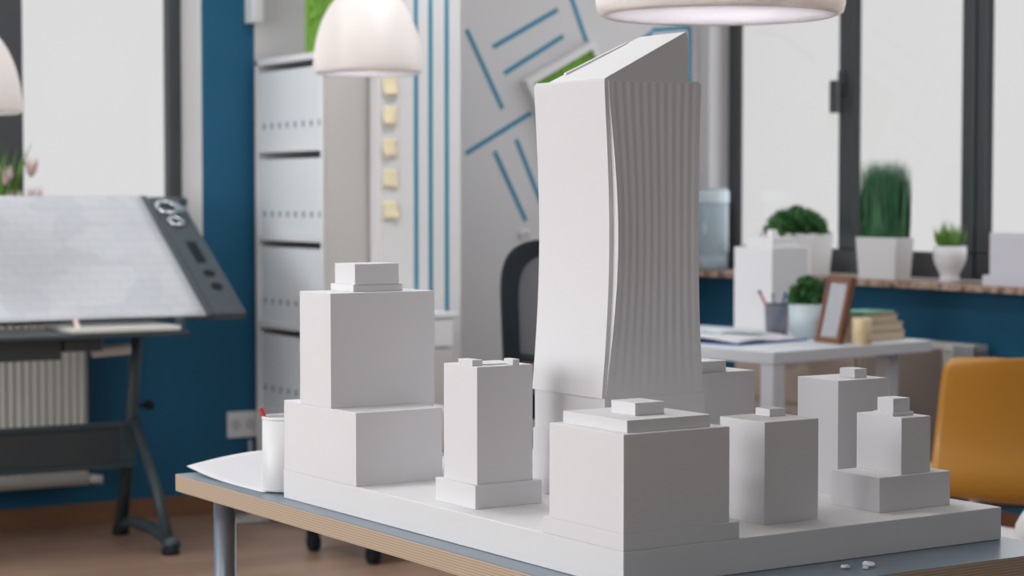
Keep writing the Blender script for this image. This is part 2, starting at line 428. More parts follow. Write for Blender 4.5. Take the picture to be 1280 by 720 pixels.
# ------------------------------------------------------------------ lamps
def pendant(loc, R, Hh, label, group, lit=18, drum=False):
    """loc = centre of the bottom rim"""
    t = thing('pendant_lamp', label, 'lamp', loc, 0, group)
    bm = bmesh.new()
    if drum: prof = [(R*.93, -.002), (R*.985, .003), (R, .016), (R*.998, .10), (R*.985, .2), (R*.93, .29), (R*.75, .345), (R*.4, .375), (.03, .385)]
    else:
        prof = [(R*.93, -.002), (R*.985, .002)] + [(R*sqrt(max(.0, 1-(k/16)**2.05)) if k < 16 else .02, .010+Hh*k/16) for k in range(17)]
    prof = prof + [(.022, prof[-1][1]+.02)]
    lathe(bm, prof, seg=64)
    obj('lampshade', bm, 'shade', t, smooth=True, solid=.003)
    bm = bmesh.new(); lathe(bm, [(0, -.001), (R*.5, -.002), (R*.93, -.0015), (R*.93, .002), (0, .002)], seg=56)
    obj('diffuser', bm, 'opal', t, smooth=True)
    top = prof[-1][1]
    cyl('socket', (0, 0, top*.42+.02), (0, 0, top+.03), .012, 'rim', t)
    bm = bmesh.new(); bmesh.ops.create_uvsphere(bm, u_segments=16, v_segments=10, radius=.03); bmesh.ops.translate(bm, verts=bm.verts, vec=(0, 0, top*.42))
    obj('bulb', bm, 'bulb', t, smooth=True)
    cyl('cord', (0, 0, top+.03), (0, 0, ZC-loc[2]-.02), .003, 'white', t, 8)
    bm = bmesh.new(); lathe(bm, [(0, -.03), (.045, -.03), (.05, -.001), (0, -.001)], c=(0, 0, ZC-loc[2]), seg=24)
    obj('ceiling_rose', bm, 'rim', t)
pendant((2.014, 2.729, 1.4985), .203, .3, 'large white drum pendant lamp hanging just above and right of the tall model tower', None, drum=True)
pendant((3.02, 6.03, 1.603), .178, .285, 'white dome pendant lamp hanging in front of the bookcase and striped partition', 'white dome pendants')
pendant((1.79, 6.40, 1.462), .178, .285, 'white dome pendant lamp at the left edge before the dark window frame', 'white dome pendants')

# unseen flush panels, added as fill light for the model and back wall
for i, (x, y) in enumerate(((-1.2, 1.4), (1.3, 3.3), (3.3, 5.4), (1.1, 5.6))):
    t = thing('added_ceiling_fill', 'added square fill light panel on the unseen ceiling', 'fill light', (x, y, ZC), 0, 'added fill light panels')
    bm = bmesh.new()
    for d in ((-.4, .4, -.4, -.36), (-.4, .4, .36, .4), (-.4, -.36, -.36, .36), (.36, .4, -.36, .36)): box(bm, *d, -.04, 0)
    obj('panel_frame', bm, 'white', t)
    bx('diffuser', (-.36, .36, -.36, .36, -.03, -.01), 'panel', t)

# ------------------------------------------------------------------ bookcase with binders
XS = 3.111; SY0, SY1 = 6.56, 7.165; SD = .30
bk = thing('bookcase', 'tall white open bookcase filled with white binders beside the blue wall', 'bookcase', (XS, SY0, 0))
Wd = SY1-SY0; SH = 1.712
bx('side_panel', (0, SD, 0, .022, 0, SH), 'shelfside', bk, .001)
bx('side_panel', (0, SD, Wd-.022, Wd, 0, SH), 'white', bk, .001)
bx('back_panel', (SD-.01, SD, .022, Wd-.022, .0, SH-.02), 'shelfin', bk)
bots = [1.69, 1.362, 1.034, .706, .378]
for zb in bots[1:] + [.05]:
    bx('shelf', (.002, SD-.01, .022, Wd-.022, zb, zb+.024), 'white', bk, .001)
bx('top_panel', (0, SD, 0, Wd, 1.69, SH+.001), 'white', bk, .001)
bx('front_edge', (-.002, .004, 0.0, .024, 0, SH), 'white', bk, .001)
# binder prototype
def make_binder(w):
    t = thing('ring_binder', '', 'binder')
    bm = bmesh.new(); box(bm, .004, .25, 0, .0025, 0, .278); box(bm, .004, .25, w-.0025, w, 0, .278); box(bm, 0, .004, 0, w, 0, .278)
    obj('cover', bm, 'binder', t, .0006)
    bx('pages', (.01, .24, .005, w-.005, .004, .270), 'paper', t)
    bm = bmesh.new(); tube(bm, [(-.0015, w/2, .075), (.0, w/2, .075)], .0125, 16)
    obj('finger_hole_shade', bm, 'hole', t)  # flat disc, its grey stands for the shade inside the finger hole
    return t
bw = (Wd-.044-.006)/8
binder = make_binder(bw-.0006)
rows = ['top', 'second', 'third', 'fourth', 'lowest']
ords = ['first', 'second', 'third', 'fourth', 'fifth', 'sixth', 'seventh', 'eighth']
first = True
for r in range(5):
    z = (bots[1:]+[.05])[r]+.0245
    for k in range(8):
        t = binder if first else copy_tree(binder)
        first = False
        # from the left in the photo = from the far side
        t.location = (XS+.012+random.uniform(0, .001), SY0+.022+.003+(7-k)*bw, z)
        t['label'] = 'white ring binder on the %s shelf of the bookcase, %s from the left' % (rows[r], ords[k])
        t['group'] = 'white binders in the bookcase'

# small white box on the wall above the bookcase
b = thing('junction_box', 'white wall box mounted high beside the bookcase top', 'wall box', (3.085, 7.2, 1.852))
bx('casing', (0, .045, -.075, -.001, 0, .36), 'white', b, .004); bx('cover_plate', (.004, .041, -.080, -.0745, .02, .34), 'white', b, .003)

# moss block standing on the bookcase
def moss_panel(name, label, w, h, d, frame=None):
    t = thing(name, label, 'moss picture')
    bm = bmesh.new(); nu, nv = 30, 30
    grid(bm, lambda u, v: ((u-.5)*w, -d*.5-.014*random.random()-.010*sin(pi*u)**.3*sin(pi*v)**.3, (v-.5)*h), nu, nv)
    o = obj('moss', bm, 'moss', t, smooth=False)
    bx('backing', (-w/2, w/2, -d*.5, d*.5, -h/2, h/2), frame or 'moss', t, .002)
    return t
t = moss_panel('moss_panel', 'green moss block standing on top of the bookcase behind the dome lamp', .26, .5, .04)
t.location = (3.29, 6.80, 1.714+.25); t.rotation_euler = (0, 0, 0)
t = moss_panel('moss_panel', 'tilted green moss picture in a pale frame on the wall behind the tower top', .32, .32, .02)
bm = bmesh.new()
for a, c_, d_, e in ((-.19, .19, -.19, -.16), (-.19, .19, .16, .19), (-.19, -.16, -.16, .16), (.16, .19, -.16, .16)): box(bm, a, c_, -.03, .012, d_, e)
obj('picture_frame', bm, 'wall2', t, .002)
t.location = (4.560, 7.185, 1.592); t.rotation_euler = (0, radians(-28), 0)

# low white cabinet in front of the partition
c = thing('low_cabinet', 'low white cabinet behind the stepped model block, in front of the partition', 'cabinet', (3.20, 6.30, 0))
bx('carcass', (0, .30, .012, .165, 0, .77), 'white', c, .003); bx('worktop', (-.01, .31, -.005, .168, .77, .79), 'white', c, .003)
bx('door', (.012, .288, -.006, .012, .03, .66), 'shelfside', c, .002); bx('drawer', (.012, .288, -.006, .012, .67, .762), 'white', c, .002)
cyl('handle', (.12, -.02, .715), (.18, -.02, .715), .005, 'chrome', c, 10)

# ------------------------------------------------------------------ radiators, socket, cable
def radiator(loc, rz, L, z0, z1, label, ridges):
    t = thing('radiator', label, 'radiator', loc, rz)
    bm = bmesh.new()
    n = ridges*4
    P = [(L*i/n, -.008*(.5-.5*cos(2*pi*i/4))) for i in range(n+1)]
    pts = [(0, .02)]+[(x, y) for x, y in P]+[(L, .02)]
    prism(bm, pts, z0+.05, z1-.03)
    obj('front_panel', bm, 'radiator', t)
    bm = bmesh.new(); tube(bm, [(0, -.002, z0+.03), (L, -.002, z0+.03)], .024, 14); obj('lower_header', bm, 'radiator', t, smooth=True)
    bx('top_grille', (0, L, -.01, .06, z1-.03, z1), 'radiator', t, .003)
    bx('back_panel', (0, L, .045, .06, z0+.03, z1-.03), 'radiator', t)
    bx('end_cap', (L-.006, L+.001, -.01, .06, z0+.06, z1-.02), 'grill', t, .002)
    return t
r1 = radiator((1.15, 7.10, 0), 0, 1.27, .15, .86, 'white ribbed radiator on the blue wall behind the drafting table', 44)
cyl('valve', (1.27, -.002, .18), (1.315, -.03, .175), .017, 'radiator', r1, 16)
r2 = radiator((5.09, 6.72, 0), -pi/2, 1.35, .15, .67, 'white radiator on the blue wall under the long window sill', 40)
bx('grille_end', (1.25, 1.352, -.014, .0, .60, .665), 'grill', r2, .002)

s = thing('wall_socket', 'white double wall socket low on the blue wall left of the bookcase', 'socket', (3.002, YB, .28))
bx('plate', (0, .125, -.012, -.0005, 0, .1), 'white', s, .004)
for x in (.034, .092):
    bm = bmesh.new(); tube(bm, [(x, -.014, .05), (x, -.0115, .05)], .021, 20); obj('socket_face', bm, 'shelfside', s)
bm = bmesh.new()
tube(bm, [(2.99+.09*cos(a)+.012*sin(3*a), 6.93+.05*sin(a), .008+.006*(i % 5)/5) for i, a in enumerate([k*2*pi/28 for k in range(62)])]+[(3.08, 7.05, .01), (3.09, 7.15, .02), (3.09, 7.17, .1), (3.09, 7.18, .27)], .0075, 8)
tag(obj('power_cable', bm, 'cable', smooth=True), 'loose pale cable coiled on the floor below the wall socket', 'cable')

# ------------------------------------------------------------------ drafting table
D = thing('drafting_table', 'dark metal drafting table with a tilted board by the left window', 'drafting table', (2.1, 6.6, 0))
ox, oy = 2.1, 6.6
yF, zF, yR, zR = 6.40, .804, 7.02, 1.202      # front and rear edges of the board
ta = atan2(zR-zF, yR-yF); Lb = sqrt((zR-zF)**2+(yR-yF)**2)
brd = bpy.data.objects
def onboard(bm, x0, x1, s0, s1, h0, h1):
    """box on the tilted board; s runs up the slope from the front edge, h is height above it"""
    for v in box(bm, x0, x1, s0, s1, h0, h1):
        x, s_, h = v.co
        v.co = (x-ox, yF-oy+s_*cos(ta)-h*sin(ta), zF+s_*sin(ta)+h*cos(ta))
bm = bmesh.new(); onboard(bm, 1.42, 2.625, 0, Lb, -.022, 0); obj('drawing_board', bm, 'darkplastic', D, .003)
bm = bmesh.new(); onboard(bm, 2.627, 2.745, .0, Lb-.01, -.026, .002); st = obj('side_tray', bm, 'darkplastic', D, .004)
bm = bmesh.new(); onboard(bm, 2.668, 2.705, .30, .43, .002, .004); obj('tray_slot_shade', bm, 'black', st, .004)  # raised black plate painted as the shade inside a slot
for s_ in (.235, .155):
    bm = bmesh.new()
    a = Vector((2.69-ox, yF-oy+s_*cos(ta)-.002*sin(ta), zF+s_*sin(ta)+.002*cos(ta))); nrm = Vector((0, -sin(ta), cos(ta)))
    tube(bm, [a, a+nrm*.002], .021, 20); obj('cup_hole_shade', bm, 'black', st)  # thin black disc in place of the shade inside a cup hole
# glass tape dispenser and rings at the top of the tray
for (x, s_, rr) in ((2.668, .64, .036), (2.672, .55, .023)):
    a = Vector((x-ox, yF-oy+s_*cos(ta), zF+s_*sin(ta)))
    bm = bmesh.new()
    cN = a+Vector((0, -sin(ta), cos(ta)))*.010
    tube(bm, [cN+Vector((rr*cos(k*pi/10), rr*sin(k*pi/10)*cos(ta), rr*sin(k*pi/10)*sin(ta))) for k in range(21)], .009, 10, cap=False)
    tag(obj('tape_ring', bm, 'chrome', smooth=True), 'large glossy ring lying at the top of the side tray' if rr > .03 else 'small glossy ring lying just below the large ring on the side tray', 'tape ring').location = D.location
a = Vector((2.715, yF+.63*cos(ta)-.003, zF+.63*sin(ta)))
t = thing('ink_jar', 'small glass jar with a dark lid at the top corner of the drafting table', 'jar', a, 0)
bm = bmesh.new(); lathe(bm, [(0, .002), (.02, .002), (.022, .01), (.022, .03), (.016, .038)], seg=20); obj('jar_body', bm, 'jug', t, smooth=True)
bm = bmesh.new(); lathe(bm, [(0, .034), (.018, .034), (.018, .05), (0, .05)], seg=20); obj('lid', bm, 'dark', t)
for o_ in (t,): o_.rotation_euler = (ta, 0, 0)

for lx in (2.46, 1.66):
    x = lx-ox
    bm = bmesh.new(); tube(bm, [(x+.005, .28, .03), (x-.012, .13, .36), (x-.03, -.0, .77)], [.024, .022, .020], 10); obj('leg', bm, 'dark', D, smooth=True)
    bm = bmesh.new(); tube(bm, [(x-.012, .10, .44), (x+.012, -.06, .2), (x+.02, -.14, .045)], [.017, .018, .02], 10); obj('leg_strut', bm, 'dark', D, smooth=True)
    bm = bmesh.new(); tube(bm, [(x+.005, .31, .03), (x+.01, .18, .062), (x+.016, .0, .065), (x+.022, -.13, .04), (x+.026, -.185, .03)], [.018, .02, .022, .022, .022], 10); obj('foot_bar', bm, 'dark', D, smooth=True)
    for yy in (.31, -.175):
        cyl('foot_pad', (x+.015, yy, 0.0), (x+.015, yy, .022), .03, 'black', D)
    bm = bmesh.new(); tube(bm, [(x, .11, .475), (x+.045, .11, .475)], .006, 8); tube(bm, [(x+.04, .11, .475), (x+.062, .11, .475)], .018, 14); obj('knob', bm, 'black', D)
bm = bmesh.new(); box(bm, 1.64-ox, 2.45-ox, .095, .099, .275, .415); obj('modesty_panel', bm, 'perf', D)
bm = bmesh.new(); box(bm, 1.64-ox, 2.45-ox, .085, .11, .405, .425); box(bm, 1.64-ox, 2.45-ox, .085, .11, .265, .285); box(bm, 2.40-ox, 2.45-ox, .09, .105, .285, .405); obj('crossbar', bm, 'dark', D, .003)
# support frame, front ledge and hanging plastic drawers below the board
bm = bmesh.new(); box(bm, 1.5-ox, 2.50-ox, -.30, .06, .742, .758); obj('support_frame', bm, 'dark', D, .004)
bm = bmesh.new(); tube(bm, [(2.46-ox, .03, .75), (2.46-ox, .12, .87)], .014, 10); tube(bm, [(1.66-ox, .03, .75), (1.66-ox, .12, .87)], .014, 10); obj('tilt_arm', bm, 'dark', D)
bm = bmesh.new(); box(bm, 2.10-ox, 2.47-ox, -.30, -.02, .760, .776); obj('pull_out_shelf', bm, 'radiator', D, .003)
bx('shelf_stop', (2.47-ox, 2.485-ox, -.30, -.24, .757, .80), 'dark', D, .003)
for k, (a_, b_, zz) in enumerate(((1.55, 1.83, .665), (1.84, 2.12, .665), (2.13, 2.26, .690))):
    bm = bmesh.new()
    w0, w1 = a_-ox, b_-ox
    box(bm, w0, w1, -.13, -.126, zz, .742); box(bm, w0, w1, .05, .054, zz, .742); box(bm, w0, w0+.004, -.126, .05, zz, .742); box(bm, w1-.004, w1, -.126, .05, zz, .742); box(bm, w0, w1, -.126, .05, zz, zz+.004)
    dr = obj('plastic_drawer', bm, 'traysheer', D)
    bm = bmesh.new(); box(bm, w0-.003, w1+.003, -.138, -.13, .728, .745); obj('drawer_rim', bm, 'darkplastic', dr)
bm = bmesh.new(); box(bm, 2.268-ox, 2.30-ox, -.02, .02, .69, .742); tube(bm, [(2.27-ox, 0, .676), (2.40-ox, 0, .682)], .019, 14); obj('tray_handle', bm, 'radiator', D, smooth=False)

# plan sheet on the board with curling lower edge
bm = bmesh.new()
def sheet(u, v):
    x = 1.45+1.145*u; s_ = -.012+(Lb+.005)*v
    h = .0025+.010*max(0, .12-v)*8*sin(u*5+1)**2*.3
    return (x-ox, s_*cos(ta)-h*sin(ta), s_*sin(ta)+h*cos(ta))
grid(bm, sheet, 30, 20)
o = obj('plan_sheet', bm, 'plan', smooth=True, solid=.0008)
o.location = (ox, yF, zF)
tag(o, 'large printed architectural plan sheet covering the tilted drafting board', 'drawing')
bm = bmesh.new(); tube(bm, [(2.135, 6.37, .80), (2.14, 6.355, .772)], .008, 8); tag(obj('clip', bm, 'petal'), 'tiny pinkish clip holding the lower edge of the plan sheet', 'clip')

# flowering plant on the sill of window 1
t = thing('potted_flower', 'potted plant with pale pink blooms on the left window sill', 'potted plant', (2.16, 7.30, WZ0))
bm = bmesh.new(); lathe(bm, [(0, 0), (.045, 0), (.06, .1), (.055, .1), (.05, .085), (0, .085)], seg=24); obj('pot', bm, 'ceramic', t, smooth=True)
bm = bmesh.new()
for k in range(46):
    a = random.uniform(0, 2*pi); r = random.uniform(.03, .16); h = random.uniform(.2, .45)
    leafblade(bm, (.02*cos(a), .02*sin(a), .08), (r*cos(a), r*sin(a)*.7, h), .02, (0, 0, .03), 5)
obj('leaves', bm, 'leaf_light', t)
for k, (x, z) in enumerate(((.11, .33), (.02, .30), (.125, .22), (-.05, .36), (.045, .21), (.13, .13))):
    bm = bmesh.new()
    for q in range(9):
        a = q*2*pi/9
        leafblade(bm, (x, -.05, z-.03), (x+.028*cos(a), -.05+.028*sin(a), z+.045), .024, (.006*cos(a), .006*sin(a), 0), 4)
    obj('bloom', bm, 'petal', t)

# ------------------------------------------------------------------ front table (rotated a little with the model)
TH = radians(2.8)
MX, MY = 1.291, 1.93
def wor(a, b):
    return (MX+a*cos(TH)-b*sin(TH), MY+a*sin(TH)+b*cos(TH))
px, py = wor(-.039, -.0965)
T = thing('table', 'slate grey topped table with a layered plywood edge carrying the white city model', 'table', (px, py, 0), radians(2.25))
TL, TWd = 1.278, .672
bm = bmesh.new(); box(bm, 0, TWd, 0, TL, .7225, .7492); obj('tabletop_core', bm, 'ply', T, .0006)
bm = bmesh.new(); box(bm, .0006, TWd-.0006, .0006, TL-.0006, .7492, .75); obj('laminate_surface', bm, 'tabletop', T)
for (lx, ly) in ((.062, TL-.055), (TWd-.06, TL-.055), (.062, .06), (TWd-.06, .06)):
    lg = cyl('leg', (lx, ly, .012), (lx, ly, .72), .018, 'steel', T, 28)
    bm = bmesh.new(); tube(bm, [(lx, ly, .716), (lx, ly, .7225)], .03, 24); obj('mounting_plate', bm, 'steel', lg)
    bm = bmesh.new(); tube(bm, [(lx, ly, 0), (lx, ly, .014)], .02, 24); obj('foot', bm, 'black', lg)
bm = bmesh.new(); box(bm, .07, TWd-.07, TL-.075, TL-.045, .69, .7225); box(bm, .07, TWd-.07, .045, .075, .69, .7225); obj('under_rail', bm, 'steel', T)

# ------------------------------------------------------------------ the white city model
ZT = .793
def model_thing(name, label, a, b, z, cat='model building'):
    x, y = wor(a, b)
    return thing(name, label, cat, (x, y, z), TH)
def mb(name, parent, dims, bevel=.0007):
    return bx(name, dims, 'model', parent, bevel)

bd = model_thing('model_base', 'thick white rectangular base board under all the model buildings', 0, 0, .75, 'model base')
mb('board', bd, (0, .616, 0, .85, .0003, .043), .0012)

# stepped block at the far left corner
t = model_thing('stepped_block', 'big stacked white model block at the far left corner of the base', 0, .6276, ZT)
bm = bmesh.new(); prism(bm, [(0, 0), (.1417, 0), (.1417, .073), (.172, .073), (.172, .22), (0, .22)], 0, .1035); obj('lower_block', bm, 'model', t, .0007)
mb('upper_block', t, (.0, .1735, .0732, .168, .1035, .268))
mb('roof_slab', t, (.050, .133, .0967, .165, .268, .2785))
mb('roof_box', t, (.052, .1256, .0954, .156, .2785, .3085))

t = model_thing('plinth_tower', 'white model block with a plinth and two roof boxes, left of the tall tower', .0281, .3603, ZT)
mb('plinth', t, (0, .1047, 0, .0997, 0, .0308)); mb('tower_block', t, (.0058, .0932, .0049, .0875, .0308, .1849))
mb('roof_slab', t, (.030, .074, .022, .07, .1849, .1866), .0003)
mb('roof_box', t, (.0075, .0235, .0187, .0537, .1849, .193)); mb('roof_box', t, (.0624, .0729, .0060, .028, .1849, .1927))

t = model_thing('wide_block', 'broad white model block with stepped roof at the nearest corner of the base', 0, 0, ZT)
mb('plinth', t, (0, .1716, 0, .1644, 0, .0203)); mb('main_block', t, (.0003, .1564, .0003, .1505, .0203, .1346))
mb('roof_tier', t, (.0131, .1355, .0111, .140, .1346, .1492)); mb('roof_box', t, (.0501, .0935, .045, .0926, .1492, .1643))

t = model_thing('cube_block', 'plain white model block with one small roof box, right of the wide block', .2586, .0567, ZT)
mb('tower_block', t, (0, .0886, 0, .0869, 0, .1277)); mb('roof_box', t, (.0475, .0733, .0463, .0738, .1277, .1374))

t = model_thing('slim_block', 'taller white model block at the back right, before the desk legs', .503, .191, ZT)
mb('tower_block', t, (0, .0905, 0, .0824, 0, .1568)); mb('roof_box', t, (.0444, .0675, .0159, .0459, .1568, .1696))

t = model_thing('setback_block', 'white model block on a wide podium at the right end of the base', .445, .049, ZT)
mb('podium', t, (0, .1267, 0, .0913, 0, .0454))
mb('upper_block', t, (.0441, .0964, .0065, .0905, .0454, .1194))
mb('roof_slab', t, (.0466, .084, .0253, .062, .1194, .1244)); mb('roof_box', t, (.0500, .0800, .0282, .058, .1244, .1424))

t = model_thing('background_block', 'white model block with a stepped roof directly behind the tower on its right', .43, .455, ZT)
mb('main_block', t, (0, .149, 0, .09, 0, .149)); mb('roof_tier', t, (0, .0975, .004, .07, .149, .1655))

# tall waisted tower with fluted front
t = model_thing('skyscraper', 'tall waisted white model skyscraper with fluted front and slanted roof', .184, .292, ZT, 'model skyscraper')
ZB, ZTp = .142, .5575; Hh = ZTp-ZB
mb('podium', t, (-.0018, .170, -.004, .163, 0, .0888))
mb('podium_tier', t, (0.0005, .168, -.0015, .162, .0888, ZB))
W0, D0 = .1600, .1630
def waist(tt):         # inward pull from bottom (0) to top (1)
    tt = max(0, min(1, tt))
    return sin(pi*tt)**1.15*.0085 - .003*(1-tt)**6
NZ = 40
def bulge(tt): return .0010+.0105*sin(pi*min(1, max(0, tt)))**1.3
# fluted shaft
NF, SUB = 11, 8
bm = bmesh.new(); rings = []
for i in range(NZ+1):
    tt = i/NZ; z = ZB+Hh*tt; w = waist(tt)
    x0, x1 = .0062+w, W0-w*1.5+.0020*(1-tt)
    y0 = -bulge(tt)+.0; y1 = D0
    pts = []
    for k in range(NF*SUB+1):
        u = k/(NF*SUB); fl = sin(pi*u*NF)**2
        edge = min(1, min(u, 1-u)*NF*1.2)
        pts.append((x0+(x1-x0)*u, y0+.00065*(1-fl)*edge*min(1, .15+tt*4)+.004*(4*(u-.5)**2)**3*0+.0035*(1-4*(u-.5)**2)*sin(pi*tt)))
    pts += [(x1, y1), (x0, y1)]
    rings.append([bm.verts.new((x, y, z)) for x, y in pts])
n = len(rings[0])
for i in range(NZ):
    for k in range(n): bm.faces.new((rings[i][k], rings[i][(k+1) % n], rings[i+1][(k+1) % n], rings[i+1][k]))
bm.faces.new(rings[0][::-1]); bm.faces.new(rings[-1])
obj('fluted_shaft', bm, 'model', t)
# flat side slab on the left face
bm = bmesh.new(); rings = []
for i in range(NZ+1):
    tt = i/NZ; z = ZB+Hh*tt; w = waist(tt)
    pts = [(w, .0), (w+.0058, .0), (w+.0058, D0), (w, D0)]
    rings.append([bm.verts.new((x, y, z)) for x, y in pts])
for i in range(NZ):
    for k in range(4): bm.faces.new((rings[i][k], rings[i][(k+1) % 4], rings[i+1][(k+1) % 4], rings[i+1][k]))
bm.faces.new(rings[0][::-1]); bm.faces.new(rings[-1])
obj('side_slab', bm, 'model', t)
mb('roof_deck', t, (.0015, W0-.002, .001, D0-.001, ZTp, ZTp+.0030), .0004)
bm = bmesh.new()
x0, x1, y0, y1 = .005, .1405, .003, .133
zb = ZTp+.003; zl = zb+.001; zh = .6265
P8 = [(x0, y0, zb), (x1, y0, zb), (x1, y1-.03, zb), (x0, y1, zb), (x0, y0, zl), (x1-.004, y0, zh), (x1-.01, y1-.036, zh-.001), (x0, y1, zl)]
v = [bm.verts.new(p) for p in P8]
vt = bm.verts.new((x1, y0, zh-.006)); vt2 = bm.verts.new((x1, y1-.03, zh-.006))
bm.faces.new((v[3], v[2], v[1], v[0])); bm.faces.new((v[0], v[1], vt, v[5], v[4])); bm.faces.new((v[5], v[6], v[7], v[4]))
bm.faces.new((v[1], v[2], vt2, vt)); bm.faces.new((vt, vt2, v[6], v[5])); bm.faces.new((v[2], v[3], v[7], v[6], vt2)); bm.faces.new((v[3], v[0], v[4], v[7]))
obj('slanted_roof', bm, 'model', t, .0005)
# thin raised bar along the back of the roof slope
bm = bmesh.new()
sl = (zh-zl)/(x1-.004-x0)
vs = box(bm, .022, .112, .118, .124, 0, .0035)
for q in vs:
    q.co.y -= (q.co.x-.022)*.22
    q.co.z = zl+(q.co.x-x0)*sl+q.co.z
obj('roof_bar', bm, 'model', t, .0004)

# paper on the table's far corner
bm = bmesh.new()
def curl(u, v):
    a = -.005+.30*u; b = .91+.275*v
    z = .7512 + .026*(max(0, v-.35)/.65)**2*sin(pi*min(1, .12+u*.75))
    return (*wor(a+.02*v*0, b), z)
grid(bm, curl, 24, 24)
tag(obj('paper_sheet', bm, 'paper', smooth=True, solid=.0006), 'white curling paper sheet lying at the far left corner of the table', 'paper')

# pencil cup
cx, cy = wor(.036, .914)
t = thing('pencil_cup', 'white metal pencil cup at the left edge of the table', 'pencil cup', (cx, cy, .7522))
bm = bmesh.new(); lathe(bm, [(0, 0), (.034, 0), (.035, .002), (.035, .112), (.0335, .112), (.0330, .004), (0, .004)], seg=40); obj('cup', bm, 'white', t, smooth=False)
for p in bpy.data.objects['cup'].data.polygons: p.use_smooth = True
bm = bmesh.new(); lathe(bm, [(.0352, .108), (.0365, .110), (.0352, .113), (.033, .113), (.033, .108), (.0352, .108)], seg=40); obj('cup_rim', bm, 'white', t, smooth=True)
bm = bmesh.new(); tube(bm, [(cx-.004, cy-.012, .757), (cx-.0315, cy+.008, .872)], .0036, 6)
pn = thing('pencil', 'red pencil leaning in the white pencil cup', 'pencil', (cx, cy, .757))
bm.free(); bm = bmesh.new(); tube(bm, [(.006, -.010, 0), (-.0335, .012, .117)], .0037, 6); obj('shaft', bm, 'red', pn)
bm = bmesh.new(); tube(bm, [(-.0335, .012, .117), (-.0350, .0128, .1205)], .0037, 6); obj('eraser_end', bm, 'red', pn)

for k, (a, b, r) in enumerate(((.300, -.045, .006), (.330, -.052, .008), (.318, -.060, .004))):
    bm = bmesh.new(); bmesh.ops.create_icosphere(bm, subdivisions=2, radius=r)
    for v_ in bm.verts: v_.co *= random.uniform(.7, 1.2); v_.co.z *= .45
    o = obj('foam_crumb', bm, 'crumb'); x, y = wor(a, b); o.location = (x, y, .7505+r*.42)
    tag(o, ('small white foam crumb on the table below the base edge, on the left', 'largest white foam crumb on the table below the base edge, on the right', 'tiniest white foam crumb on the table, between the other two')[k], 'crumb', 'foam crumbs on the table')

# ------------------------------------------------------------------ rolling pedestal whose castors show under the table
t = thing('rolling_pedestal', 'rolling pedestal on black castors standing behind the front table', 'pedestal', (2.935, 5.87, 0), radians(3))
bx('carcass', (0, .33, .02, .39, .09, .50), 'white', t, .003)
for k in range(3):
    d = bx('drawer', (.006, .324, .0, .02, .10+k*.133, .225+k*.133), 'white', t, .002)
    cyl('handle', (.10, -.014, .19+k*.133), (.23, -.014, .19+k*.133), .005, 'chrome', d, 8)
for (x, y) in ((.045, .045), (.29, .05), (.0, .372), (.29, .36)):
    bm = bmesh.new(); tube(bm, [(x-.014, y, .03), (x+.014, y, .03)], .03, 18); cs = obj('caster', bm, 'black', t)
    bm = bmesh.new(); box(bm, x-.018, x+.018, y-.012, y+.02, .05, .09); obj('caster_fork', bm, 'black', cs, .002)

# ------------------------------------------------------------------ mesh office chair
cxy = (3.22, 4.92)
fdir = radians(30.6)     # the chair back turned to the camera
t = thing('office_chair', 'black mesh-backed office chair half hidden behind the tower', 'office chair', (3.022, 4.73, 0), -radians(24))
def bp(u, v, off=0):   # back surface, local x = sideways, y = depth
    x = (u-.5)*.47; z = .58+.505*v
    w = 1-.10*(1-v)**1.0
    return (x*w, -.02-.035*(1-(2*u-1)**2)+.03*(1-v)*(1)-.03*sin(pi*v)+off, z)
bm = bmesh.new()
def rr(ang):   # rounded rectangle in u,v
    c_, s_ = cos(ang), sin(ang); e = .45
    return .5+.5*abs(c_)**e*(1 if c_ > 0 else -1), .5+.5*abs(s_)**e*(1 if s_ > 0 else -1)
N = 64; inner, outer = [], []
for k in range(N):
    u, v = rr(2*pi*k/N); outer.append((u, v)); inner.append((.5+(u-.5)*.80, .52+(v-.5)*.80))
def q3(p, off): return Vector(bp(p[0], p[1], off))
loops = [[bm.verts.new(q3(p, o_)) for p in L_] for L_, o_ in ((outer, -.018), (outer, .018), (inner, .018), (inner, -.018))]
for i in range(4):
    A, B = loops[i], loops[(i+1) % 4]
    for k in range(N): bm.faces.new((A[k], A[(k+1) % N], B[(k+1) % N], B[k]))
obj('back_frame', bm, 'black', t, .004)
bm = bmesh.new()
c0 = bm.verts.new(q3((.5, .52), 0)); L1 = [bm.verts.new(q3((.5+(p[0]-.5)*.5, .52+(p[1]-.52)*.5), 0)) for p in inner]; L2 = [bm.verts.new(q3(p, 0)) for p in inner]
for k in range(N):
    bm.faces.new((c0, L1[k], L1[(k+1) % N])); bm.faces.new((L1[k], L2[k], L2[(k+1) % N], L1[(k+1) % N]))
obj('back_mesh', bm, 'chairmesh', t, smooth=True)
bm = bmesh.new(); tube(bm, [bp(.1, .36, -.015), bp(.3, .345, -.022), bp(.5, .34, -.026), bp(.7, .345, -.022), bp(.9, .36, -.015)], .011, 8); obj('lumbar_bar', bm, 'black', t, smooth=True)
bm = bmesh.new(); tube(bm, [(0, -.05, .66), (0, -.07, .50), (0, .05, .42), (0, .18, .41)], [.022, .025, .025, .02], 10); obj('back_arm', bm, 'black', t, smooth=True)
bm = bmesh.new(); box(bm, -.235, .235, .03, .49, .44, .50); obj('seat', bm, 'black', t, .03, seg=4)
for sx in (-1, 1):
    bm = bmesh.new(); box(bm, sx*.27-.035, sx*.27+.035, .08, .34, .655, .68); ar = obj('armrest', bm, 'black', t, .008)
    bm = bmesh.new(); tube(bm, [(sx*.20, .22, .43), (sx*.27, .21, .45), (sx*.275, .21, .655)], .014, 8); obj('armrest_post', bm, 'black', ar, smooth=True)
